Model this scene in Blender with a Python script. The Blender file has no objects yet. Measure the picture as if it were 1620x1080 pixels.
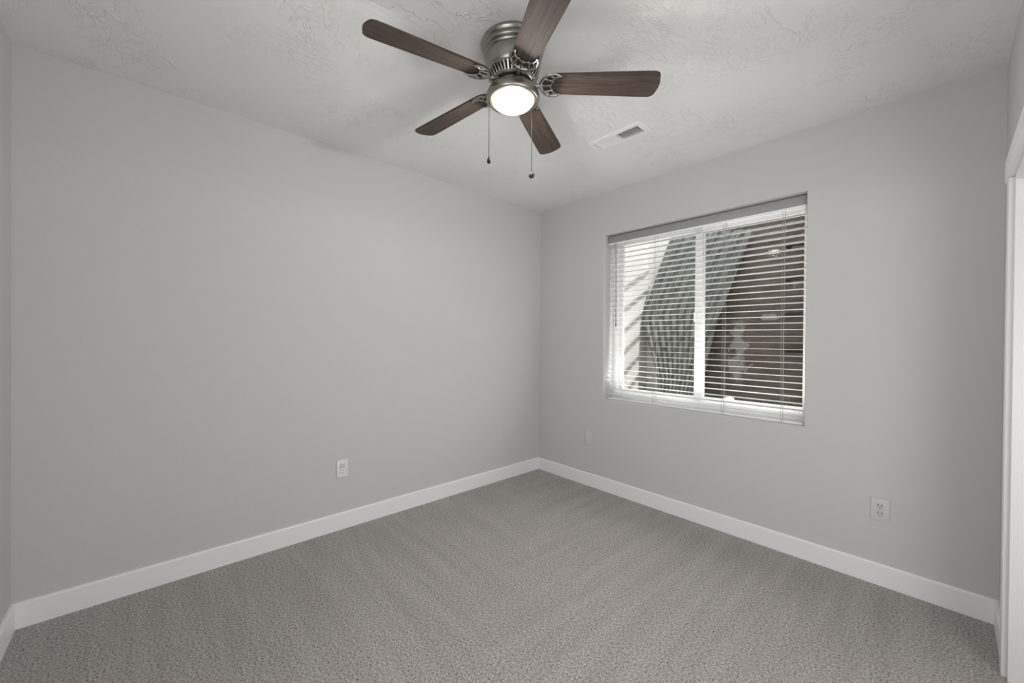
import bpy, bmesh, math, random
from mathutils import Vector, Matrix

C = bpy.context.scene.collection
SC = bpy.context.scene
PI = math.pi
random.seed(7)

# ------------------------------------------------------------------ camera
YAW, PIT, ROL = -0.8318, -0.0064, 0.0087
f_ = Vector((math.sin(YAW) * math.cos(PIT), math.cos(YAW) * math.cos(PIT), math.sin(PIT)))
r_ = Vector((math.cos(YAW), -math.sin(YAW), 0))
u_ = r_.cross(f_)
r2 = r_ * math.cos(ROL) + u_ * math.sin(ROL)
u2 = -r_ * math.sin(ROL) + u_ * math.cos(ROL)
cam_d = bpy.data.cameras.new('camera')
cam_d.sensor_width = 36
cam_d.lens = 628.07 / 1620 * 36
cam_d.clip_start = 0.02
cam = bpy.data.objects.new('camera', cam_d)
C.objects.link(cam)
cam.matrix_world = Matrix(((r2.x, u2.x, -f_.x, 2.6261), (r2.y, u2.y, -f_.y, -2.7508),
                           (r2.z, u2.z, -f_.z, 1.2342), (0, 0, 0, 1)))
SC.camera = cam

# ------------------------------------------------------------------ world, sun, exposure
SC.view_settings.view_transform = 'Standard'
SC.view_settings.look = 'None'
SC.view_settings.gamma = 1
SC.view_settings.use_curve_mapping = False
SC.view_settings.exposure = 0.0
SC.cycles.max_bounces = 12
SC.cycles.diffuse_bounces = 8
SC.cycles.glossy_bounces = 4
SC.cycles.transmission_bounces = 8
SC.cycles.transparent_max_bounces = 12
SC.cycles.caustics_reflective = False
SC.cycles.caustics_refractive = False
SC.cycles.use_denoising = True
SC.cycles.sample_clamp_indirect = 6

world = bpy.data.worlds.new('sky')
SC.world = world
world.use_nodes = True
wb = world.node_tree.nodes['Background']
wb.inputs[0].default_value = (0.90, 0.94, 1.0, 1)
wb.inputs[1].default_value = 2.6


def light(name, kind, loc, energy, color=(1, 1, 1), direction=None, **kw):
    d = bpy.data.lights.new(name, kind)
    d.energy = energy
    d.color = color
    for k, v in kw.items():
        setattr(d, k, v)
    o = bpy.data.objects.new(name, d)
    o.location = loc
    if direction is not None:
        o.rotation_euler = Vector(direction).to_track_quat('-Z', 'Y').to_euler()
    C.objects.link(o)
    return o


light('sun', 'SUN', (3, -1, 6), 4.0, (1, 0.97, 0.92), (-0.5, 0.15, -0.8), angle=0.009)
# added lamp just inside the blind, standing in for daylight through the window
light('window_fill', 'AREA', (1.42, -0.03, 0.92), 6.4, (0.99, 0.99, 1.0), (0.0, -0.95, 0.28),
      shape='RECTANGLE', size=0.9, size_y=0.30)
# added lamp low in the well, brightens the frame and slats like gravel bounce
light('well_fill', 'AREA', (1.42, 0.34, 0.70), 26, (1, 0.99, 0.97), (0, -0.60, 0.80),
      shape='RECTANGLE', size=1.2, size_y=0.16)
# fill lamp added behind the camera, standing in an unseen hall
light('hall_fill', 'AREA', (2.3, -3.75, 1.0), 25, (1, 0.99, 0.98), (-0.08, 1, 0.35),
      shape='RECTANGLE', size=1.2, size_y=1.6)
# fill lamp added in the closet to brighten the long wall
light('closet_fill', 'AREA', (3.45, -2.10, 0.95), 28, (1, 0.99, 0.98), (-1, 0.0, 0.12),
      shape='RECTANGLE', size=1.9, size_y=1.3)


# ------------------------------------------------------------------ material helpers
def mat(name, color, rough=0.6, metal=0.0, spec=0.5, emit=None, estr=0.0):
    m = bpy.data.materials.new(name)
    m.use_nodes = True
    b = m.node_tree.nodes['Principled BSDF']
    b.inputs['Base Color'].default_value = (*color, 1)
    b.inputs['Roughness'].default_value = rough
    b.inputs['Metallic'].default_value = metal
    b.inputs['Specular IOR Level'].default_value = spec
    if emit:
        b.inputs['Emission Color'].default_value = (*emit, 1)
        b.inputs['Emission Strength'].default_value = estr
    return m


def N(m, kind, **kw):
    n = m.node_tree.nodes.new(kind)
    for k, v in kw.items():
        setattr(n, k, v)
    return n


def L(m, a, b):
    m.node_tree.links.new(a, b)


def bsdf(m):
    return m.node_tree.nodes['Principled BSDF']


def coords(m, scale=(1, 1, 1), rot=(0, 0, 0), kind='Object'):
    t = N(m, 'ShaderNodeTexCoord')
    mp = N(m, 'ShaderNodeMapping')
    mp.inputs['Scale'].default_value = scale
    mp.inputs['Rotation'].default_value = rot
    L(m, t.outputs[kind], mp.inputs['Vector'])
    return mp.outputs['Vector']


def noise(m, vec, scale, detail=4, rough=0.5, dist=0.0):
    n = N(m, 'ShaderNodeTexNoise')
    n.inputs['Scale'].default_value = scale
    n.inputs['Detail'].default_value = detail
    n.inputs['Roughness'].default_value = rough
    n.inputs['Distortion'].default_value = dist
    L(m, vec, n.inputs['Vector'])
    return n.outputs['Fac']


def ramp(m, fac, stops):
    r = N(m, 'ShaderNodeValToRGB')
    el = r.color_ramp.elements
    while len(el) < len(stops):
        el.new(0.5)
    for e, (p, c) in zip(el, stops):
        e.position = p
        e.color = (*c, 1) if len(c) == 3 else c
    L(m, fac, r.inputs['Fac'])
    return r.outputs['Color']


def math_node(m, op, a, b=None):
    n = N(m, 'ShaderNodeMath', operation=op)
    for i, x in enumerate((a, b)):
        if x is None:
            continue
        if isinstance(x, (int, float)):
            n.inputs[i].default_value = x
        else:
            L(m, x, n.inputs[i])
    return n.outputs[0]


def bump(m, height, strength, dist):
    b = N(m, 'ShaderNodeBump')
    b.inputs['Strength'].default_value = strength
    b.inputs['Distance'].default_value = dist
    L(m, height, b.inputs['Height'])
    L(m, b.outputs['Normal'], bsdf(m).inputs['Normal'])


def mixc(m, fac, a, b, mode='MIX'):
    n = N(m, 'ShaderNodeMix', data_type='RGBA', blend_type=mode)
    for i, x in ((0, fac), (6, a), (7, b)):
        if isinstance(x, (int, float)):
            n.inputs[i].default_value = x
        elif isinstance(x, tuple):
            n.inputs[i].default_value = (*x, 1)
        else:
            L(m, x, n.inputs[i])
    return n.outputs[2]


# wall paint with a faint orange peel
M_wall = mat('wall_paint', (0.56, 0.56, 0.552), 0.75, spec=0.25)
v = coords(M_wall)
bump(M_wall, noise(M_wall, v, 55, 3), 0.12, 0.004)

# ceiling, hand-trowelled texture: thin ridges in patches
M_ceil = mat('ceiling_texture', (0.74, 0.74, 0.73), 0.8, spec=0.2)
v = coords(M_ceil, (1, 1, 1))


def trowel(scale, rot, sc, seed_scale, lo, hi, width):
    n_ = noise(M_ceil, coords(M_ceil, scale, (0, 0, rot)), sc, 3, 0.55, 1.6)
    r__ = math_node(M_ceil, 'ABSOLUTE', math_node(M_ceil, 'SUBTRACT', n_, 0.5))
    r__ = ramp(M_ceil, r__, [(0.0, (1, 1, 1)), (width, (0, 0, 0))])
    p_ = ramp(M_ceil, noise(M_ceil, coords(M_ceil, (1, 1, 1), (0, 0, rot + 1)), seed_scale, 2), [(lo, (0, 0, 0)), (hi, (1, 1, 1))])
    return math_node(M_ceil, 'MULTIPLY', r__, p_)


h = math_node(M_ceil, 'MAXIMUM', trowel((2.2, 0.8, 1), 0.5, 5.0, 2.0, 0.52, 0.66, 0.022), trowel((0.9, 2.4, 1), 0.9, 6.0, 2.4, 0.52, 0.64, 0.022))
h = math_node(M_ceil, 'MAXIMUM', h, math_node(M_ceil, 'MULTIPLY', trowel((1, 1, 1), 2.2, 16.0, 2.6, 0.50, 0.64, 0.03), 0.6))
h = math_node(M_ceil, 'ADD', h, math_node(M_ceil, 'MULTIPLY', noise(M_ceil, v, 30, 3), 0.12))
bump(M_ceil, h, 0.5, 0.006)

M_trim = mat('trim_paint', (0.83, 0.83, 0.84), 0.4, spec=0.4)
M_vinyl = mat('white_vinyl', (0.90, 0.90, 0.90), 0.35)
M_blind = mat('blind_white', (0.88, 0.88, 0.87), 0.4)
M_valance = mat('valance_recess_shade', (0.30, 0.30, 0.31), 0.45)  # white valance made grey: the shade of the recess is put into the colour
M_wand = mat('clear_grey_plastic', (0.30, 0.30, 0.31), 0.3)
M_cord = mat('cord_grey', (0.35, 0.35, 0.35), 0.7)
M_plate = mat('plate_white', (0.74, 0.74, 0.73), 0.35)
M_plate_painted = mat('plate_painted', (0.585, 0.583, 0.572), 0.45)
M_slot = mat('slot_dark', (0.10, 0.10, 0.10), 0.6)
M_recept = mat('receptacle_white', (0.56, 0.56, 0.55), 0.35)
M_duct = mat('duct_dark', (0.10, 0.10, 0.10), 0.8)
M_register = mat('register_white', (0.76, 0.76, 0.75), 0.4)

# carpet: short twisted pile, speckled, with streaks from the vacuum cleaner
M_carpet = mat('carpet', (0.3, 0.28, 0.26), 1.0, spec=0.05)
v = coords(M_carpet)
fine = noise(M_carpet, v, 240, 3, 0.7)
mid = noise(M_carpet, v, 115, 3, 0.65)
speck = math_node(M_carpet, 'ADD', math_node(M_carpet, 'MULTIPLY', fine, 0.45), math_node(M_carpet, 'MULTIPLY', mid, 0.55))
col = ramp(M_carpet, speck, [(0.36, (0.05, 0.043, 0.040)), (0.455, (0.36, 0.335, 0.32)),
                             (0.54, (0.545, 0.515, 0.493)), (0.64, (0.78, 0.75, 0.728))])
# two vacuuming directions: strokes run out from each of the two walls
sx_ = noise(M_carpet, coords(M_carpet, (0.9, 9.0, 1), (0, 0, 0.06)), 1.3, 4, 0.6, 0.3)
sy_ = noise(M_carpet, coords(M_carpet, (9.0, 0.9, 1), (0, 0, -0.10)), 1.3, 4, 0.6, 0.3)
sep = N(M_carpet, 'ShaderNodeSeparateXYZ')
L(M_carpet, v, sep.inputs[0])
side = math_node(M_carpet, 'ADD', math_node(M_carpet, 'ADD', sep.outputs[0], sep.outputs[1]), math_node(M_carpet, 'MULTIPLY', noise(M_carpet, v, 1.6, 3), 1.6))
side = ramp(M_carpet, side, [(0.2, (0, 0, 0)), (1.0, (1, 1, 1))])
st_ = mixc(M_carpet, side, sx_, sy_)
streak = ramp(M_carpet, st_, [(0.32, (0.84, 0.835, 0.83)), (0.68, (1.0, 1.0, 1.0))])
L(M_carpet, mixc(M_carpet, 1.0, col, streak, 'MULTIPLY'), bsdf(M_carpet).inputs['Base Color'])
bsdf(M_carpet).inputs['Sheen Weight'].default_value = 0.15
bump(M_carpet, speck, 0.9, 0.012)

# fan metals and blades
M_nickel = mat('brushed_nickel', (0.33, 0.32, 0.285), 0.34, 1.0)
v = coords(M_nickel, (1, 1, 60))
L(M_nickel, ramp(M_nickel, noise(M_nickel, v, 8, 3), [(0.3, (0.27, 0.27, 0.27)), (0.7, (0.40, 0.40, 0.40))]),
  bsdf(M_nickel).inputs['Roughness'])
M_pewter = mat('pewter', (0.36, 0.35, 0.33), 0.33, 1.0)
M_motor = mat('motor_black', (0.03, 0.03, 0.03), 0.5)
M_wood = mat('blade_walnut', (0.12, 0.08, 0.06), 0.62, spec=0.10)
v = coords(M_wood, (2.0, 34, 34))
g = noise(M_wood, v, 3.0, 5, 0.65, 0.6)
L(M_wood, ramp(M_wood, g, [(0.28, (0.042, 0.031, 0.025)), (0.5, (0.072, 0.054, 0.044)), (0.72, (0.105, 0.082, 0.068))]),
  bsdf(M_wood).inputs['Base Color'])
M_bowl = mat('lit_frosted_glass', (0.35, 0.33, 0.28), 0.4, emit=(1.0, 0.94, 0.69), estr=1.12)
M_fob = mat('fob_dark_metal', (0.028, 0.027, 0.026), 0.7, 0.0, spec=0.03)
M_fob2 = mat('fob_grey_metal', (0.06, 0.06, 0.06), 0.7, 0.0, spec=0.03)
M_chain = mat('chain_metal', (0.018, 0.018, 0.017), 0.7, 0.0, spec=0.02)

# glass pane
M_glass = bpy.data.materials.new('window_glass')
M_glass.use_nodes = True
nt = M_glass.node_tree
nt.nodes.remove(bsdf(M_glass))
tr = N(M_glass, 'ShaderNodeBsdfTransparent')
gl = N(M_glass, 'ShaderNodeBsdfGlossy')
gl.inputs['Roughness'].default_value = 0.04
mx = N(M_glass, 'ShaderNodeMixShader')
mx.inputs[0].default_value = 0.0015
tr.inputs[0].default_value = (0.96, 0.97, 0.96, 1)
L(M_glass, tr.outputs[0], mx.inputs[1])
L(M_glass, gl.outputs[0], mx.inputs[2])
L(M_glass, mx.outputs[0], nt.nodes['Material Output'].inputs['Surface'])

# outside
M_render = mat('pale_wall_render', (0.72, 0.71, 0.69), 0.85)
bump(M_render, noise(M_render, coords(M_render), 60, 4), 0.3, 0.01)
M_conc = mat('brown_concrete', (0.16, 0.13, 0.11), 0.9, spec=0.2)
v = coords(M_conc, (1.2, 1, 5))
base = ramp(M_conc, noise(M_conc, v, 3.0, 6, 0.65), [(0.3, (0.115, 0.090, 0.075)), (0.55, (0.175, 0.145, 0.125)), (0.75, (0.235, 0.20, 0.17))])
stain = ramp(M_conc, noise(M_conc, coords(M_conc, (1.4, 1, 0.5)), 4.0, 6, 0.7, 0.4), [(0.62, (0, 0, 0)), (0.74, (0.6, 0.6, 0.6))])
# a lime streak that has run down the wall, and a splash beside the second rung
sepc = N(M_conc, 'ShaderNodeSeparateXYZ')
L(M_conc, coords(M_conc), sepc.inputs[0])
wob = math_node(M_conc, 'MULTIPLY', math_node(M_conc, 'SUBTRACT', noise(M_conc, coords(M_conc), 9, 5, 0.7), 0.5), 0.34)


def blob(cx, cz, rx_, rz_):
    dx_ = math_node(M_conc, 'DIVIDE', math_node(M_conc, 'ADD', math_node(M_conc, 'SUBTRACT', sepc.outputs[0], cx), wob), rx_)
    dz_ = math_node(M_conc, 'DIVIDE', math_node(M_conc, 'SUBTRACT', sepc.outputs[2], cz), rz_)
    d_ = math_node(M_conc, 'ADD', math_node(M_conc, 'MULTIPLY', dx_, dx_), math_node(M_conc, 'MULTIPLY', dz_, dz_))
    return ramp(M_conc, d_, [(0.45, (0.75, 0.75, 0.75)), (1.0, (0, 0, 0))])


stain = math_node(M_conc, 'MAXIMUM', stain, math_node(M_conc, 'MAXIMUM', blob(1.31, 1.14, 0.06, 0.32), math_node(M_conc, 'MAXIMUM', blob(1.30, 0.98, 0.09, 0.14), blob(1.58, 1.45, 0.07, 0.035))))
L(M_conc, mixc(M_conc, stain, base, (0.42, 0.40, 0.38)), bsdf(M_conc).inputs['Base Color'])
bump(M_conc, noise(M_conc, v, 14, 5, 0.7), 0.5, 0.02)
M_stain = mat('lime_streak', (0.36, 0.34, 0.325), 0.95)
bump(M_stain, noise(M_stain, coords(M_stain), 40, 4), 0.5, 0.01)
M_sheet = mat('weathered_sheet', (0.16, 0.17, 0.15), 0.6, 0.0)
v = coords(M_sheet)
L(M_sheet, ramp(M_sheet, noise(M_sheet, v, 5, 5, 0.7), [(0.3, (0.075, 0.080, 0.072)), (0.6, (0.125, 0.130, 0.118)), (0.8, (0.20, 0.20, 0.185))]),
  bsdf(M_sheet).inputs['Base Color'])
M_gravel = mat('gravel', (0.3, 0.24, 0.2), 0.95)
v = coords(M_gravel)
vor = N(M_gravel, 'ShaderNodeTexVoronoi')
vor.inputs['Scale'].default_value = 38
L(M_gravel, v, vor.inputs['Vector'])
L(M_gravel, ramp(M_gravel, vor.outputs['Color'], [(0.1, (0.17, 0.13, 0.11)), (0.5, (0.33, 0.26, 0.22)), (0.9, (0.50, 0.43, 0.38))]),
  bsdf(M_gravel).inputs['Base Color'])
bump(M_gravel, vor.outputs['Distance'], 1.0, 0.03)
M_iron = mat('rung_black', (0.02, 0.018, 0.016), 0.6)
M_timber = mat('grate_timber', (0.20, 0.16, 0.12), 0.85)
M_rag = mat('paper_scrap', (0.75, 0.70, 0.66), 0.9)


# ------------------------------------------------------------------ mesh helpers
def build(name, bm, m, parent=None, smooth=40, kind=None):
    me = bpy.data.meshes.new(name)
    bmesh.ops.recalc_face_normals(bm, faces=bm.faces)
    bm.to_mesh(me)
    bm.free()
    if smooth:
        me.shade_smooth()
        me.set_sharp_from_angle(angle=math.radians(smooth))
    ms = m if isinstance(m, (list, tuple)) else [m]
    for x in ms:
        me.materials.append(x)
    o = bpy.data.objects.new(name, me)
    C.objects.link(o)
    if parent:
        o.parent = parent
    if kind:
        o['kind'] = kind
    return o


def empty(name, loc, label=None, cat=None, group=None, kind=None, parent=None):
    o = bpy.data.objects.new(name, None)
    o.location = loc
    o.empty_display_size = 0.05
    C.objects.link(o)
    if parent:
        o.parent = parent
    if label:
        o['label'] = label
    if cat:
        o['category'] = cat
    if group:
        o['group'] = group
    if kind:
        o['kind'] = kind
    return o


def tag(o, label, cat, group=None):
    o['label'] = label
    o['category'] = cat
    if group:
        o['group'] = group
    return o


def add_box(bm, lo, hi, bevel=0.0, seg=2, mtx=None):
    t = bmesh.new()
    bmesh.ops.create_cube(t, size=1)
    for v in t.verts:
        v.co = Vector([(lo[i] + hi[i]) / 2 + v.co[i] * (hi[i] - lo[i]) for i in range(3)])
    if bevel:
        bmesh.ops.bevel(t, geom=list(t.edges), offset=bevel, segments=seg, affect='EDGES', profile=0.5)
    if mtx is not None:
        bmesh.ops.transform(t, matrix=mtx, verts=t.verts)
    tmp = bpy.data.meshes.new('tmp')
    t.to_mesh(tmp)
    t.free()
    bm.from_mesh(tmp)
    bpy.data.meshes.remove(tmp)
    return bm


def box(lo, hi, bevel=0.0, seg=2, mtx=None):
    return add_box(bmesh.new(), lo, hi, bevel, seg, mtx)


def add_lathe(bm, prof, seg=48, origin=(0, 0, 0)):
    """prof: list of (radius, z); radius 0 closes to a point."""
    rings = []
    ox, oy, oz = origin
    for r, z in prof:
        if r < 1e-6:
            rings.append([bm.verts.new((ox, oy, oz + z))])
        else:
            rings.append([bm.verts.new((ox + r * math.cos(2 * PI * k / seg), oy + r * math.sin(2 * PI * k / seg), oz + z)) for k in range(seg)])
    for a, b in zip(rings, rings[1:]):
        if len(a) == 1 and len(b) == 1:
            continue
        for k in range(seg):
            k2 = (k + 1) % seg
            if len(a) == 1:
                bm.faces.new((a[0], b[k], b[k2]))
            elif len(b) == 1:
                bm.faces.new((a[k], b[0], a[k2]))
            else:
                bm.faces.new((a[k], b[k], b[k2], a[k2]))
    return bm


def add_tube(bm, pts, r, seg=8, closed=False, flat=1.0, up=Vector((0, 0, 1))):
    pts = [Vector(p) for p in pts]
    n = len(pts)
    rings = []
    for i, p in enumerate(pts):
        if closed:
            t = (pts[(i + 1) % n] - pts[i - 1]).normalized()
        else:
            t = (pts[min(i + 1, n - 1)] - pts[max(i - 1, 0)]).normalized()
        s = t.cross(up)
        if s.length < 1e-4:
            s = t.cross(Vector((1, 0, 0)))
        s.normalize()
        w = s.cross(t).normalized()
        rr = r[i] if isinstance(r, (list, tuple)) else r
        rings.append([bm.verts.new(p + s * rr * math.cos(2 * PI * k / seg) + w * rr * flat * math.sin(2 * PI * k / seg)) for k in range(seg)])
    for i in range(n if closed else n - 1):
        a, b = rings[i], rings[(i + 1) % n]
        for k in range(seg):
            k2 = (k + 1) % seg
            bm.faces.new((a[k], b[k], b[k2], a[k2]))
    if not closed:
        bm.faces.new(rings[0][::-1])
        bm.faces.new(rings[-1])
    return bm


def add_prism(bm, outline, z0, z1):
    a = [bm.verts.new((x, y, z0)) for x, y in outline]
    b = [bm.verts.new((x, y, z1)) for x, y in outline]
    bm.faces.new(a[::-1])
    bm.faces.new(b)
    n = len(a)
    for i in range(n):
        j = (i + 1) % n
        bm.faces.new((a[i], a[j], b[j], b[i]))
    return bm


# ================================================================== ROOM SHELL
A, B, H = 3.1793, 2.7894, 2.44      # left wall length, window wall length, height
bt, bh = 0.014, 0.1076              # baseboard
WX0, WX1, WZ0, WZ1 = 0.7253, 2.0792, 0.7492, 2.0886   # window opening
WD = 0.24                           # wall depth at the window

build('floor', box((-0.15, -A - 1.6, -0.12), (B + 0.9, 0.0, 0.0)), M_carpet, smooth=0, kind='structure')

# ceiling with the hole for the air register
VX0, VX1, VY0, VY1 = 1.142, 1.446, -0.742, -0.648
bm = bmesh.new()
x0, x1, y0, y1 = -0.15, B + 0.9, -A - 1.6, 0.0
for lo, hi in (((x0, y0), (VX0, y1)), ((VX1, y0), (x1, y1)), ((VX0, y0), (VX1, VY0)), ((VX0, VY1), (VX1, y1))):
    add_box(bm, (lo[0], lo[1], H), (hi[0], hi[1], H + 0.16))
build('ceiling', bm, M_ceil, smooth=0, kind='structure')

build('wall_left', box((-0.15, -A - 0.12, 0), (0.0, 0.0, H)), M_wall, smooth=0, kind='structure')

# window wall with a bullnosed opening
bm = bmesh.new()
X0, X1 = -0.15, B + 0.9


def rect_loop(x0, x1, z0, z1, y):
    return [bm.verts.new(c) for c in ((x0, y, z0), (x1, y, z0), (x1, y, z1), (x0, y, z1))]


loops = []
outer = rect_loop(X0, X1, -0.1, H + 0.16, 0.0)
rb = 0.012
loops.append(outer)
for k in range(7):
    t = k / 6 * PI / 2
    e = rb * (1 - math.sin(t))
    y = rb * (1 - math.cos(t))
    loops.append(rect_loop(WX0 - e, WX1 + e, WZ0 - e, WZ1 + e, y))
loops.append(rect_loop(WX0, WX1, WZ0, WZ1, WD))
loops.append(rect_loop(X0, X1, -0.1, H + 0.16, WD))
for a, b in zip(loops, loops[1:]):
    for k in range(4):
        j = (k + 1) % 4
        bm.faces.new((a[k], a[j], b[j], b[k]))
for k in range(4):
    j = (k + 1) % 4
    bm.faces.new((loops[-1][k], loops[-1][j], outer[j], outer[k]))
build('wall_right', bm, M_wall, smooth=40, kind='structure')

# rear wall; unseen doorway placed to let the hall fill in, hall beyond it
DX0, DX1, DZ = 1.78, 2.62, 2.05
bm = bmesh.new()
add_box(bm, (0.0, -A - 0.12, 0), (DX0, -A, H))
add_box(bm, (DX1, -A - 0.12, 0), (B + 0.9, -A, H))
add_box(bm, (DX0, -A - 0.12, DZ), (DX1, -A, H))
build('wall_rear', bm, M_wall, smooth=0, kind='structure')
bm = bmesh.new()
add_box(bm, (-0.15, -A - 1.7, 0), (B + 0.9, -A - 1.6, H))
add_box(bm, (0.4, -A - 1.6, 0), (0.5, -A - 0.12, H))
add_box(bm, (B + 0.8, -A - 1.6, 0), (B + 0.9, -A - 0.12, H))
build('wall_hall', bm, M_wall, smooth=0, kind='structure')

# closet side: a short return, then the closet opening
CY, CW, CT = -0.347, 0.075, 0.018      # casing edge, casing width, casing thickness
OY0, OY1 = CY - CW, -2.95              # opening
CZ = 1.845                             # bottom of the head casing
bm = bmesh.new()
add_box(bm, (B, OY0, 0), (B + 0.12, 0.0, H))
add_box(bm, (B, OY1, CZ + 0.012), (B + 0.12, OY0, H))
add_box(bm, (B, -A, 0), (B + 0.12, OY1, H))
build('wall_closet', bm, M_wall, smooth=0, kind='structure')
bm = bmesh.new()
add_box(bm, (B + 0.8, -A, 0), (B + 0.9, 0.0, H))
build('wall_closet_rear', bm, M_wall, smooth=0, kind='structure')

# casing round the closet opening
t = empty('trim_1', (B, OY0, 0), kind='structure')


def at(p, q):
    return (p[0] - B, p[1] - OY0, p[2]), (q[0] - B, q[1] - OY0, q[2])


for y0, y1 in ((OY0 + 0.004, CY), (OY1 - CW, OY1 - 0.004)):
    build('side_casing', box(*at((B - CT, y0, 0), (B, y1, CZ)), 0.004), M_trim, t, kind='structure')
build('head_casing', box(*at((B - CT - 0.004, OY1 - CW - 0.02, CZ), (B, CY + 0.022, CZ + 0.085)), 0.004), M_trim, t, kind='structure')
bm = bmesh.new()
add_box(bm, *at((B - 0.004, OY0 - 0.018, 0), (B + 0.124, OY0 - 0.0005, CZ - 0.002)), 0.002)
add_box(bm, *at((B + 0.052, OY0 - 0.030, 0), (B + 0.088, OY0 - 0.018, CZ - 0.02)), 0.002)
build('door_jamb', bm, M_trim, t, kind='structure')
bm = bmesh.new()
add_box(bm, *at((B - 0.004, OY1, CZ - 0.018), (B + 0.124, OY0 - 0.019, CZ + 0.011)), 0.002)
build('head_jamb', bm, M_trim, t, kind='structure')
build('door_track', box(*at((B + 0.05, OY1 + 0.02, CZ - 0.05), (B + 0.09, OY0 - 0.05, CZ - 0.019)), 0.003), M_plate, t, kind='structure')


# baseboards, eased top edge
def baseboard(name, p, q, nrm):
    """p, q: floor points on the wall; nrm: unit vector into the room."""
    p, q, nrm = Vector(p), Vector(q), Vector(nrm)
    prof = [(0, 0), (bt, 0), (bt, bh - 0.007), (bt - 0.0055, bh - 0.0005), (bt - 0.007, bh), (0, bh)]
    bm = bmesh.new()
    a = [bm.verts.new(p + nrm * d + Vector((0, 0, z))) for d, z in prof]
    b = [bm.verts.new(q + nrm * d + Vector((0, 0, z))) for d, z in prof]
    for i in range(len(prof)):
        j = (i + 1) % len(prof)
        bm.faces.new((a[i], a[j], b[j], b[i]))
    bm.faces.new(a)
    bm.faces.new(b[::-1])
    build(name, bm, M_trim, smooth=20, kind='structure')


baseboard('baseboard_left', (0, -A, 0), (0, 0, 0), (1, 0, 0))
baseboard('baseboard_right', (bt, 0, 0), (B, 0, 0), (0, -1, 0))
baseboard('baseboard_rear', (bt, -A, 0), (DX0 - 0.07, -A, 0), (0, 1, 0))
baseboard('baseboard_closet', (B, -bt, 0), (B, CY, 0), (-1, 0, 0))

# ================================================================== WINDOW
FY0, FY1 = 0.135, 0.205
w = empty('window_1', (WX0, FY0, WZ0), kind='structure')
wx, wz = WX1 - WX0, WZ1 - WZ0
fd = FY1 - FY0


def frame_ring(bm, x0, x1, z0, z1, y0, y1, t, tb=None, bev=0.004):
    tb = tb or t
    add_box(bm, (x0, y0, z0), (x0 + t, y1, z1), bev)
    add_box(bm, (x1 - t, y0, z0), (x1, y1, z1), bev)
    add_box(bm, (x0 + t, y0, z0), (x1 - t, y1, z0 + tb), bev)
    add_box(bm, (x0 + t, y0, z1 - t), (x1 - t, y1, z1), bev)


bm = bmesh.new()
add_box(bm, (0, 0, 0), (0.042, fd, wz), 0.004)
add_box(bm, (wx - 0.036, 0, 0), (wx, fd, wz), 0.004)
add_box(bm, (0.042, 0, 0), (wx - 0.036, fd, 0.052), 0.004)
add_box(bm, (0.042, 0, wz - 0.050), (wx - 0.036, fd, wz), 0.004)
add_box(bm, (0.042, 0.018, 0.050), (wx - 0.036, 0.024, 0.058), 0.001)
build('window_frame', bm, M_vinyl, w, kind='structure')
MX = 1.428 - WX0
bm = bmesh.new()
add_box(bm, (MX - 0.022, 0.004, 0.046), (MX + 0.022, fd - 0.004, wz - 0.042), 0.004)
build('mullion', bm, M_vinyl, w, kind='structure')
# sliding sash on the left with wide stiles, fixed light on the right
for x0, x1, yy, tl, tr_ in ((0.042, MX - 0.020, 0.012, 0.044, 0.012), (MX + 0.020, wx - 0.036, 0.034, 0.006, 0.006)):
    bm = bmesh.new()
    z0, z1 = 0.052, wz - 0.050
    add_box(bm, (x0, yy, z0), (x0 + tl, yy + 0.022, z1), 0.0025)
    add_box(bm, (x1 - tr_, yy, z0), (x1, yy + 0.022, z1), 0.0025)
    add_box(bm, (x0 + tl, yy, z0), (x1 - tr_, yy + 0.022, z0 + 0.032), 0.0025)
    add_box(bm, (x0 + tl, yy, z1 - 0.026), (x1 - tr_, yy + 0.022, z1), 0.0025)
    s = build('sash', bm, M_vinyl, w, kind='structure')
    build('glass_pane', box((x0 + tl - 0.002, yy + 0.009, z0 + 0.030), (x1 - tr_ + 0.002, yy + 0.013, z1 - 0.024)), M_glass, s, smooth=0, kind='structure')
bm = bmesh.new()
add_box(bm, (MX - 0.034, 0.0, 0.62), (MX - 0.020, 0.016, 0.69), 0.003)
build('sash_latch', bm, M_vinyl, w, kind='structure')

# ================================================================== BLIND
BY = 0.075                                   # middle of the slats
bl = empty('window_blind', ((WX0 + WX1) / 2, BY, WZ1 - 0.005),
           'white horizontal slat blind with open slats hanging in the window opening', 'blind')
hw = wx / 2 - 0.012
top = WZ1 - 0.005
build('headrail', box((-hw, -0.024, -0.045), (hw, 0.030, 0), 0.003), M_blind, bl)
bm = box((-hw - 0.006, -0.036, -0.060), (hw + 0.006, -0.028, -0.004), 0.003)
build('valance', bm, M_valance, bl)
build('valance_lip', box((-hw - 0.006, -0.041, -0.074), (hw + 0.006, -0.026, -0.060), 0.004), M_blind, bl)
n_sl, z_first, pitch = 31, 2.0886 - 0.005 - 0.112, 0.0396
bm = bmesh.new()
for i in range(n_sl):
    zc = -0.105 - i * pitch
    # slightly crowned slat
    ring = []
    for x in (-hw, hw):
        prof = [(-0.0245, -0.0004), (-0.012, 0.0005), (0, 0.0008), (0.012, 0.0005), (0.0245, -0.0004),
                (0.0245, -0.0021), (0.012, -0.0013), (0, -0.0010), (-0.012, -0.0013), (-0.0245, -0.0021)]
        ring.append([bm.verts.new((x, a, zc + b)) for a, b in prof])
    for k in range(10):
        j = (k + 1) % 10
        bm.faces.new((ring[0][k], ring[0][j], ring[1][j], ring[1][k]))
    bm.faces.new(ring[0][::-1])
    bm.faces.new(ring[1])
build('slats', bm, M_blind, bl, smooth=60)
z_last = -0.105 - (n_sl - 1) * pitch
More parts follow.
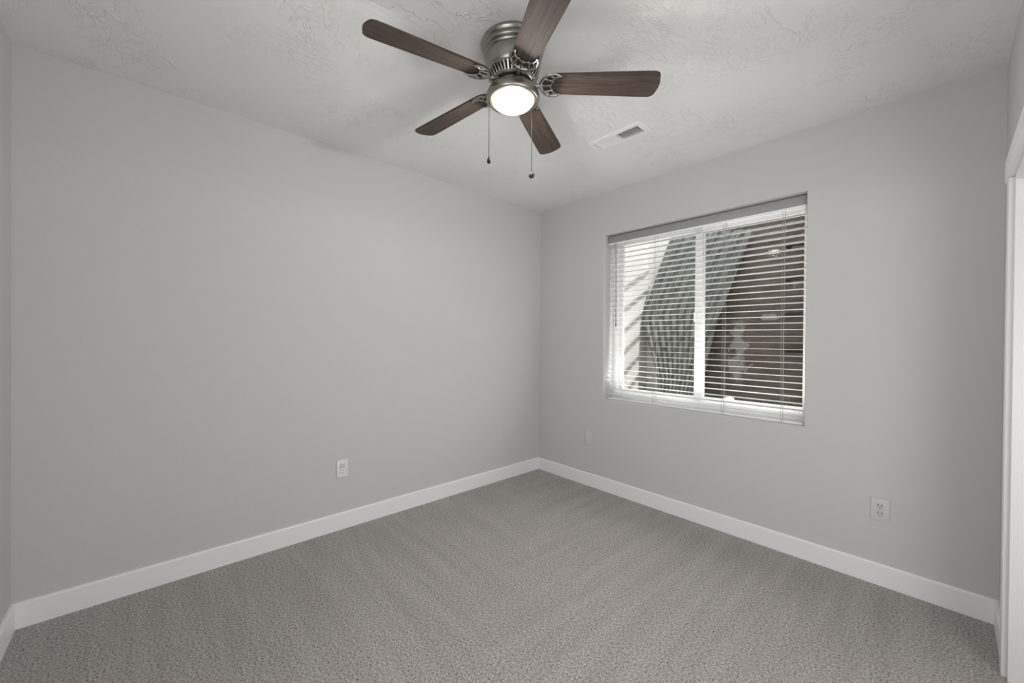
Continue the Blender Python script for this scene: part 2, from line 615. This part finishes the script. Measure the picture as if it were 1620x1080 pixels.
build('bottom_rail', box((-hw, -0.024, z_last - 0.052), (hw, 0.024, z_last - 0.030), 0.005), M_blind, bl)
cx0 = (WX0 + WX1) / 2
for xx in (1.131, 1.62, 1.953):
    bm = bmesh.new()
    for yy in (-0.0268, 0.0268):
        add_tube(bm, [(xx - cx0, yy, -0.045), (xx - cx0, yy, z_last - 0.04)], 0.0011, 6)
    add_tube(bm, [(xx - cx0 + 0.012, -0.0275, -0.045), (xx - cx0 + 0.012, -0.0275, z_last - 0.04)], 0.0010, 6)
    build('ladder_cord', bm, M_cord, bl)
bm = bmesh.new()
add_tube(bm, [(0.812 - cx0, -0.046, -0.068), (0.815 - cx0, -0.046, -0.25), (0.819 - cx0, -0.046, -0.72)], 0.0042, 6)
add_lathe(bm, [(0, -0.745), (0.006, -0.742), (0.0065, -0.72), (0.0042, -0.715)], 12, (0.819 - cx0, -0.046, 0))
build('tilt_wand', bm, M_wand, bl)

# ================================================================== CEILING FAN
FX, FY, FZ = 1.4116, -1.6517, H
fan = empty('ceiling_fan', (FX, FY, FZ),
            'flush-mount brushed nickel ceiling fan with five brown wood blades and a lit bowl light', 'ceiling fan')
prof = [(0.0, 0.0), (0.122, 0.0), (0.129, -0.003), (0.131, -0.009), (0.129, -0.015), (0.122, -0.021), (0.124, -0.024), (0.124, -0.036), (0.121, -0.040),
        (0.117, -0.042), (0.117, -0.047), (0.120, -0.050), (0.119, -0.055), (0.114, -0.058), (0.115, -0.064), (0.113, -0.085),
        (0.108, -0.105), (0.104, -0.116), (0.100, -0.121), (0.0, -0.121)]
build('motor_housing', add_lathe(bmesh.new(), prof, 64), M_nickel, fan, smooth=50)
# ring of slanted fins under the housing
bm = bmesh.new()
add_lathe(bm, [(0.101, -0.116), (0.106, -0.121), (0.106, -0.126), (0.100, -0.129), (0.098, -0.124)], 64)
add_lathe(bm, [(0.080, -0.150), (0.086, -0.150), (0.086, -0.156), (0.080, -0.160), (0.074, -0.156), (0.074, -0.150), (0.080, -0.150)], 64)
nf = 40
for k in range(nf):
    a = 2 * PI * k / nf
    mtx = Matrix.Rotation(a, 4, 'Z') @ Matrix.Translation((0.091, 0, -0.139)) @ Matrix.Rotation(math.radians(-54), 4, 'Y')
    add_box(bm, (-0.019, -0.0042, -0.004), (0.019, 0.0042, 0.004), 0.0015, 1, mtx)
build('vent_ring', bm, M_pewter, fan, smooth=40)
bm = add_lathe(bmesh.new(), [(0.098, -0.120), (0.088, -0.130), (0.066, -0.150), (0.058, -0.156), (0.050, -0.160), (0.046, -0.178), (0.0, -0.178)], 48)
for k in range(10):
    a = 2 * PI * k / 10
    add_box(bm, (0.044, -0.006, -0.176), (0.062, 0.006, -0.158), 0.002, 1, Matrix.Rotation(a, 4, 'Z'))
build('motor_hub', bm, M_motor, fan, smooth=40)
# light fitter pan
prof = [(0.0, -0.152), (0.040, -0.153), (0.056, -0.157), (0.072, -0.166), (0.092, -0.182), (0.104, -0.197), (0.1085, -0.208),
        (0.110, -0.216), (0.109, -0.224), (0.104, -0.230), (0.095, -0.231), (0.090, -0.227), (0.089, -0.214), (0.0, -0.205)]
build('light_fitter', add_lathe(bmesh.new(), prof, 64), M_nickel, fan, smooth=50)
prof = [(0.0880, -0.212)]
for k in range(0, 13):
    a = k / 12 * PI / 2
    prof.append((0.0885 * math.cos(a), -0.222 - 0.045 * math.sin(a)))
prof[-1] = (0.0, -0.267)
build('glass_bowl', add_lathe(bmesh.new(), prof, 64), M_bowl, fan, smooth=60)
for bulb in (light('fan_bulb', 'POINT', (0, 0, -0.272), 17, (1, 0.98, 0.94), shadow_soft_size=0.03),
             light('fan_bulb_down', 'SPOT', (0, 0, -0.275), 9, (1, 0.98, 0.94), (0, 0, -1), shadow_soft_size=0.06, spot_size=PI, spot_blend=0.12)):
    bulb.parent = fan
for px_, py_, z_, fob in ((-0.0935, 0.0, 1.973, 0), (0.080, 0.0, 1.931, 1)):
    q = (0.006, 0.058)[fob]
    x = px_ * 1.03 * 0.673 - q * 0.739
    y = px_ * 1.03 * 0.739 + q * 0.673
    zt, zb_ = -0.226, z_ - FZ + 0.016
    bm = bmesh.new()
    prof = []
    n = int((zt - zb_) / 0.0075)
    for i in range(n):
        z = zt - i * (zt - zb_) / n
        prof += [(0.0009, z), (0.0019, z - 0.002), (0.0019, z - 0.004), (0.0009, z - 0.006)]
    add_lathe(bm, [(0, zt + 0.004)] + prof + [(0, zb_)], 8, (x, y, 0))
    ch = build('pull_chain', bm, M_chain, fan)
    if fob == 0:
        prof = [(0, 0.018), (0.003, 0.016), (0.004, 0.008), (0.0068, 0.0), (0.0078, -0.008), (0.006, -0.014), (0, -0.017)]
    else:
        prof = [(0, 0.015), (0.003, 0.014), (0.004, 0.011)] + [(0.0125 * math.sin(a), 0.0125 * math.cos(a)) for a in [0.4 + i * 0.3 for i in range(9)]] + [(0, -0.0125)]
    build('chain_fob', add_lathe(bmesh.new(), prof, 20, (x, y, z_ - FZ)), M_fob if fob == 0 else M_fob2, ch, smooth=60)

# blades: outline in (u outward, v across)
R0, R1 = 0.125, 0.584


def half_width(u):
    t = (u - R0) / (R1 - R0)
    return 0.047 + 0.013 * min(1, t * 1.15)


out_ = []
N_ = 14
cr = 0.022
for i in range(N_ + 1):                      # +v edge, root to tip
    u = R0 + 0.03 + (R1 - cr - R0 - 0.03) * i / N_
    out_.append((u, half_width(u)))
wt = half_width(R1)
for i in range(1, 9):                        # tip corner
    a = PI / 2 - i / 8 * PI / 2
    out_.append((R1 - cr + cr * math.cos(a) + 0.0, wt - cr + cr * math.sin(a)))
tip = [(R1 + 0.007 * math.cos(s * PI / 2), s * (wt - cr)) for s in (0.66, 0.33, 0)]
up_half = out_ + tip
outline = up_half + [(u, -v_) for u, v_ in reversed(up_half[:-1])]
rr = 0.03
outline += [(R0 + 0.012, -0.040), (R0, -0.028), (R0 - 0.004, 0), (R0, 0.028), (R0 + 0.012, 0.040)]

bm = add_prism(bmesh.new(), outline, -0.0035, 0.0035)
long_e = [e for e in bm.edges if abs(e.verts[0].co.z - e.verts[1].co.z) < 1e-6]
bmesh.ops.bevel(bm, geom=long_e, offset=0.0015, segments=2, affect='EDGES')
blade_o = build('blade', bm, M_wood, fan, smooth=50)

# blade iron: crescent with pierced openings and an arm to the hub
bm = bmesh.new()
zc = -0.0085


def arc(pts, n=8):
    """Catmull-Rom through points in the (u, v) plane"""
    res = []
    P = [pts[0]] + pts + [pts[-1]]
    for i in range(1, len(P) - 2):
        p0, p1, p2, p3 = (Vector((*q, 0)) for q in P[i - 1:i + 3])
        for k in range(n):
            s = k / n
            res.append(0.5 * ((2 * p1) + (-p0 + p2) * s + (2 * p0 - 5 * p1 + 4 * p2 - p3) * s * s + (-p0 + 3 * p1 - 3 * p2 + p3) * s ** 3))
    res.append(Vector((*pts[-1], 0)))
    return [(q.x, q.y, zc) for q in res]


outer_pts = [(0.196, 0.044), (0.172, 0.053), (0.146, 0.049), (0.126, 0.034), (0.115, 0.014), (0.113, 0.0)]
outer_all = outer_pts + [(a, -b) for a, b in reversed(outer_pts[:-1])]
pts = arc(outer_all)
nn = len(pts)
rad = [0.0024 + 0.0036 * math.sin(PI * i / (nn - 1)) ** 0.6 for i in range(nn)]
add_tube(bm, pts, rad, 8, flat=0.8)
inner_half = [(0.198, 0.043), (0.180, 0.041), (0.166, 0.031), (0.160, 0.0265), (0.163, 0.020), (0.156, 0.010), (0.153, 0.004), (0.156, 0.0)]
inner_all = inner_half + [(a, -b) for a, b in reversed(inner_half[:-1])]
add_tube(bm, arc(inner_all), 0.0034, 8, flat=0.9)
for q in (((0.126, 0.032), (0.162, 0.023)), ((0.126, -0.032), (0.162, -0.023)), ((0.114, 0), (0.156, 0)), ((0.148, 0.049), (0.170, 0.036)), ((0.148, -0.049), (0.170, -0.036))):
    (a0, b0), (a1, b1) = q
    add_tube(bm, [(a0, b0, zc), ((a0 + a1) / 2, (b0 + b1) / 2, zc - 0.001), (a1, b1, zc)], 0.0036, 6, flat=0.9)
# arm, with a small pierced diamond near the hub
add_tube(bm, [(0.116, 0, zc), (0.100, 0, zc - 0.006), (0.085, 0, zc - 0.006), (0.060, 0, zc + 0.012), (0.048, 0, zc + 0.020)], [0.0075, 0.006, 0.0075, 0.009, 0.009], 8, flat=0.6)
for s in (1, -1):
    add_tube(bm, [(0.115, s * 0.006, zc), (0.098, s * 0.013, zc - 0.002), (0.078, s * 0.016, zc + 0.004), (0.060, s * 0.010, zc + 0.012)], 0.0036, 6)
for uu, vv in ((0.134, 0.0), (0.146, 0.029), (0.146, -0.029)):
    add_lathe(bm, [(0, zc - 0.0055), (0.0035, zc - 0.005), (0.0042, zc - 0.003), (0.0042, zc + 0.004)], 12, (uu, vv, 0))
iron_o = build('blade_iron', bm, M_pewter, fan, smooth=50)

PH = 4.5466
PITCH, DROOP = -12, 1.7
for k in range(5):
    ang = PH - k * 2 * PI / 5
    m4 = (Matrix.Translation((0, 0, -0.158)) @ Matrix.Rotation(ang, 4, 'Z') @ Matrix.Rotation(math.radians(DROOP), 4, 'Y')
          @ Matrix.Rotation(math.radians(PITCH), 4, 'X'))
    for src in (blade_o, iron_o):
        o = src if k == 0 else src.copy()
        if k:
            C.objects.link(o)
            o.parent = fan
        o.matrix_local = m4

# ================================================================== CEILING REGISTER
rx, ry = (VX0 + VX1) / 2, (VY0 + VY1) / 2
reg = empty('air_register', (rx, ry, H), 'white rectangular air register set in the ceiling between fan and window', 'vent')
bm = bmesh.new()
fx, fy = 0.180, 0.072
ix, iy = 0.148, 0.044
prof = [(0, 0.0), (0, -0.003), (0.006, -0.0075), (0.012, -0.008)]
loops = []
for e, z in prof:
    loops.append([bm.verts.new(c) for c in ((-fx + e, -fy + e, z), (fx - e, -fy + e, z), (fx - e, fy - e, z), (-fx + e, fy - e, z))])
for ex, z in ((0, -0.008), (0, 0.012)):
    loops.append([bm.verts.new(c) for c in ((-ix, -iy, z), (ix, -iy, z), (ix, iy, z), (-ix, iy, z))])
for a, b in zip(loops, loops[1:]):
    for k in range(4):
        j = (k + 1) % 4
        bm.faces.new((a[k], a[j], b[j], b[k]))
add_box(bm, (-0.006, -iy, -0.0078), (0.006, iy, 0.010), 0.0)
for sx in (-1, 1):
    add_lathe(bm, [(0, -0.0098), (0.003, -0.0094), (0.0042, -0.008)], 10, (sx * 0.164, 0, 0))
build('register_frame', bm, M_register, reg, smooth=30)
for side, x0 in ((1, 0.010), (-1, -0.144)):
    bm = bmesh.new()
    for k in range(11):
        xc = x0 + 0.006 + k * 0.0124
        mtx = Matrix.Translation((xc, 0, 0.0)) @ Matrix.Rotation(math.radians(45 * side), 4, 'Y')
        add_box(bm, (-0.0075, -iy + 0.001, -0.0006), (0.0075, iy - 0.001, 0.0006), 0, 1, mtx)
    build('louvre_bank', bm, M_register, reg, smooth=0)
bm = bmesh.new()
add_box(bm, (-ix, -iy, 0.085), (ix, iy, 0.09))
build('duct_boot', bm, M_duct, reg, smooth=0)


# ================================================================== WALL PLATES
def plate(name, label, loc, rotz, m, kind):
    """local: x along the wall, -y into the room, z up"""
    p = empty(name, loc, label, 'outlet' if kind != 'blank' else 'wall plate')
    p.rotation_euler = (0, 0, rotz)
    build('cover_plate', box((-0.0355, -0.0065, -0.057), (0.0355, 0.0, 0.057), 0.003, 3), m, p)
    if kind == 'duplex':
        for s in (1, -1):
            bm = bmesh.new()
            pr = []
            for i in range(24):
                a = 2 * PI * i / 24
                pr.append((max(-0.0135, min(0.0135, 0.0172 * math.cos(a))), 0.0172 * math.sin(a)))
            add_prism(bm, pr, 0, 0.003)
            bmesh.ops.transform(bm, matrix=Matrix.Translation((0, -0.0065, s * 0.0195)) @ Matrix.Rotation(PI / 2, 4, 'X'), verts=bm.verts)
            rc = build('receptacle', bm, M_recept, p, smooth=30)
            bm = bmesh.new()
            for xx, hh in ((-0.0066, 0.0052), (0.0066, 0.0044)):
                add_box(bm, (xx - 0.0018, -0.0101, s * 0.0195 + 0.004 - hh), (xx + 0.0018, -0.0094, s * 0.0195 + 0.004 + hh))
            add_lathe(bm, [(0, 0.0003), (0.0027, 0.0003), (0.0027, -0.0003), (0, -0.0003)], 12)
            vs_ = [v_ for v_ in bm.verts if abs(v_.co.z) < 0.001]
            bmesh.ops.transform(bm, matrix=Matrix.Translation((0, -0.0098, s * 0.0195 - 0.0085)) @ Matrix.Rotation(PI / 2, 4, 'X'), verts=vs_)
            build('slot', bm, M_slot, rc, smooth=0)
        build('screw', add_lathe(bmesh.new(), [(0, 0.0), (0.003, 0), (0.0026, 0.0012), (0, 0.0015)], 12), M_recept, p).matrix_local = \
            Matrix.Translation((0, -0.0064, 0)) @ Matrix.Rotation(PI / 2, 4, 'X')
    elif kind == 'decor':
        build('rocker_panel', box((-0.0165, -0.0085, 0.002), (0.0165, -0.0064, 0.0335), 0.0012), M_recept, p)
        build('receptacle', box((-0.0165, -0.0085, -0.0335), (0.0165, -0.0064, -0.001), 0.0012), M_plate, p)
        bm = bmesh.new()
        for xx in (-0.0063, 0.0063):
            add_box(bm, (xx - 0.0014, -0.0090, -0.016), (xx + 0.0014, -0.0084, -0.007))
        add_box(bm, (-0.0025, -0.0090, -0.0285), (0.0025, -0.0084, -0.0235))
        build('slot', bm, M_slot, p, smooth=0)
    else:
        for s in (1, -1):
            build('screw', add_lathe(bmesh.new(), [(0, 0.0), (0.003, 0), (0.0026, 0.0012), (0, 0.0015)], 12), m, p).matrix_local = \
                Matrix.Translation((0, -0.0064, s * 0.042)) @ Matrix.Rotation(PI / 2, 4, 'X')
    return p


plate('wall_outlet', 'white wall outlet low on the long windowless wall', (0, -1.8335, 0.390), PI / 2, M_plate, 'decor')
plate('wall_outlet', 'painted-over duplex wall outlet with dark slots, low on the window wall near the closet', (2.403, 0, 0.382), 0, M_plate_painted, 'duplex')
plate('wall_plate', 'wall-coloured blank cover plate low on the window wall near the corner', (0.580, 0, 0.400), 0, M_plate_painted, 'blank')

# ================================================================== WINDOW WELL
GZ = 0.68
build('ground', box((-1.5, WD, GZ - 0.3), (4.2, 3.2, GZ)), M_gravel, smooth=0, kind='structure')
bm = bmesh.new()
# well wall on the left, from the house to the corner
bx = [(0.56, WD), (0.40, 1.32), (0.10, 1.32), (0.10, WD)]
add_prism(bm, bx, GZ, 2.62)
add_box(bm, (0.40, 1.272, GZ), (0.715, 1.30, 2.55))
build('wall_well_left', bm, M_render, smooth=0, kind='structure')
bm = box((0.10, 1.30, GZ), (3.6, 1.5, 2.55))
build('wall_well_back', bm, M_conc, smooth=0, kind='structure')
build('wall_well_right', box((2.9, WD, GZ), (3.1, 1.3, 2.62)), M_conc, smooth=0, kind='structure')

# ladder rungs: steel loops set in the back wall
for z, word in ((2.035, 'topmost'), (1.750, 'second highest'), (1.460, 'third highest'), (1.155, 'lowest')):
    bm = bmesh.new()
    xa, xb, yo = 1.705, 2.09, 1.30 - 0.115
    pts = [(xa, 1.32, z), (xa, yo + 0.05, z)]
    for i in range(1, 6):
        a = i / 6 * PI / 2
        pts.append((xa + 0.045 * (1 - math.cos(a)), yo + 0.05 - 0.05 * math.sin(a), z))
    pts.append((xa + 0.05, yo, z))
    pts += [(xa + xb - q[0], q[1], q[2]) for q in reversed(pts)]
    add_tube(bm, pts, 0.014, 8)
    tag(build('ladder_rung', bm, M_iron), 'dark ladder rung in the well wall outside the window, %s of four' % word, 'ladder rung', 'rungs in the window well')

# corrugated sheet leaning in the corner of the well
edgeL = [(0.682, 1.245, 2.325), (0.573, 1.170, 1.948), (0.456, 1.070, 1.452), (0.576, 1.011, 1.156), (0.700, 0.950, 0.86), (0.72, 0.92, 0.69)]
edgeR = [(1.438, 1.227, 2.237), (1.337, 1.151, 1.855), (1.254, 1.094, 1.572), (1.192, 1.048, 1.342), (1.134, 0.956, 0.882), (1.10, 0.92, 0.69)]
bm = bmesh.new()
rows = []
NC, NR = 120, 6


def lerp_edge(E_, t):
    s = t * (len(E_) - 1)
    i = min(int(s), len(E_) - 2)
    return Vector(E_[i]).lerp(Vector(E_[i + 1]), s - i)


for r in range(4 * NR + 1):
    t = r / (4 * NR)
    a, b = lerp_edge(edgeL, t), lerp_edge(edgeR, t)
    row = []
    for c in range(NC + 1):
        s = c / NC
        q = a.lerp(b, s)
        q.y += 0.012 * math.cos(s * 2 * PI * 11)
        row.append(bm.verts.new(q))
    rows.append(row)
for r0_, r1_ in zip(rows, rows[1:]):
    for c in range(NC):
        bm.faces.new((r0_[c], r0_[c + 1], r1_[c + 1], r1_[c]))
sh = build('corrugated_sheet', bm, M_sheet, smooth=60)
tag(sh, 'grey-green corrugated sheet leaning in the corner of the window well', 'metal sheet')
md = sh.modifiers.new('thickness', 'SOLIDIFY')
md.thickness = 0.003

# white scrap on the outer sill
bm = bmesh.new()
pts = [(0, 0), (0.06, 0.0), (0.13, 0.0), (0.125, 0.155), (0.10, 0.165), (0.06, 0.150), (0.02, 0.115)]
add_prism(bm, pts, 0, 0.012)
bmesh.ops.transform(bm, matrix=Matrix.Translation((1.50, 0.262, GZ)) @ Matrix.Rotation(PI / 2, 4, 'X'), verts=bm.verts)
tag(build('paper_scrap', bm, M_rag, smooth=0), 'small white scrap lying outside against the bottom of the right window pane', 'scrap')

# bars over the well: their shadows fall on the pale well wall
gr = empty('well_cover', (1.4, 0.8, 2.62), 'barred cover over the window well outside', 'well cover')
bdir = Vector((-1, 2.7, 0)).normalized()
bm = bmesh.new()
for i in range(24):
    xc = -0.45 + i * 0.115
    mtx = Matrix.Translation((xc, 0, 0)) @ Matrix.Rotation(math.atan2(bdir.y, bdir.x), 4, 'Z')
    add_box(bm, (-0.62, -0.011, 0), (0.62, 0.011, 0.022), 0.003, 1, mtx)
build('cover_bars', bm, M_timber, gr, smooth=0)
# unseen lid added over the right part to keep sun off the back wall
bm = bmesh.new()
add_prism(bm, [(0.33, 0.68), (0.33, 0.37), (0.74, 0.10), (1.05, -0.50), (1.70, -0.55), (1.70, 0.68)], 0.024, 0.044)
build('sun_block_lid', bm, M_timber, gr, smooth=0)
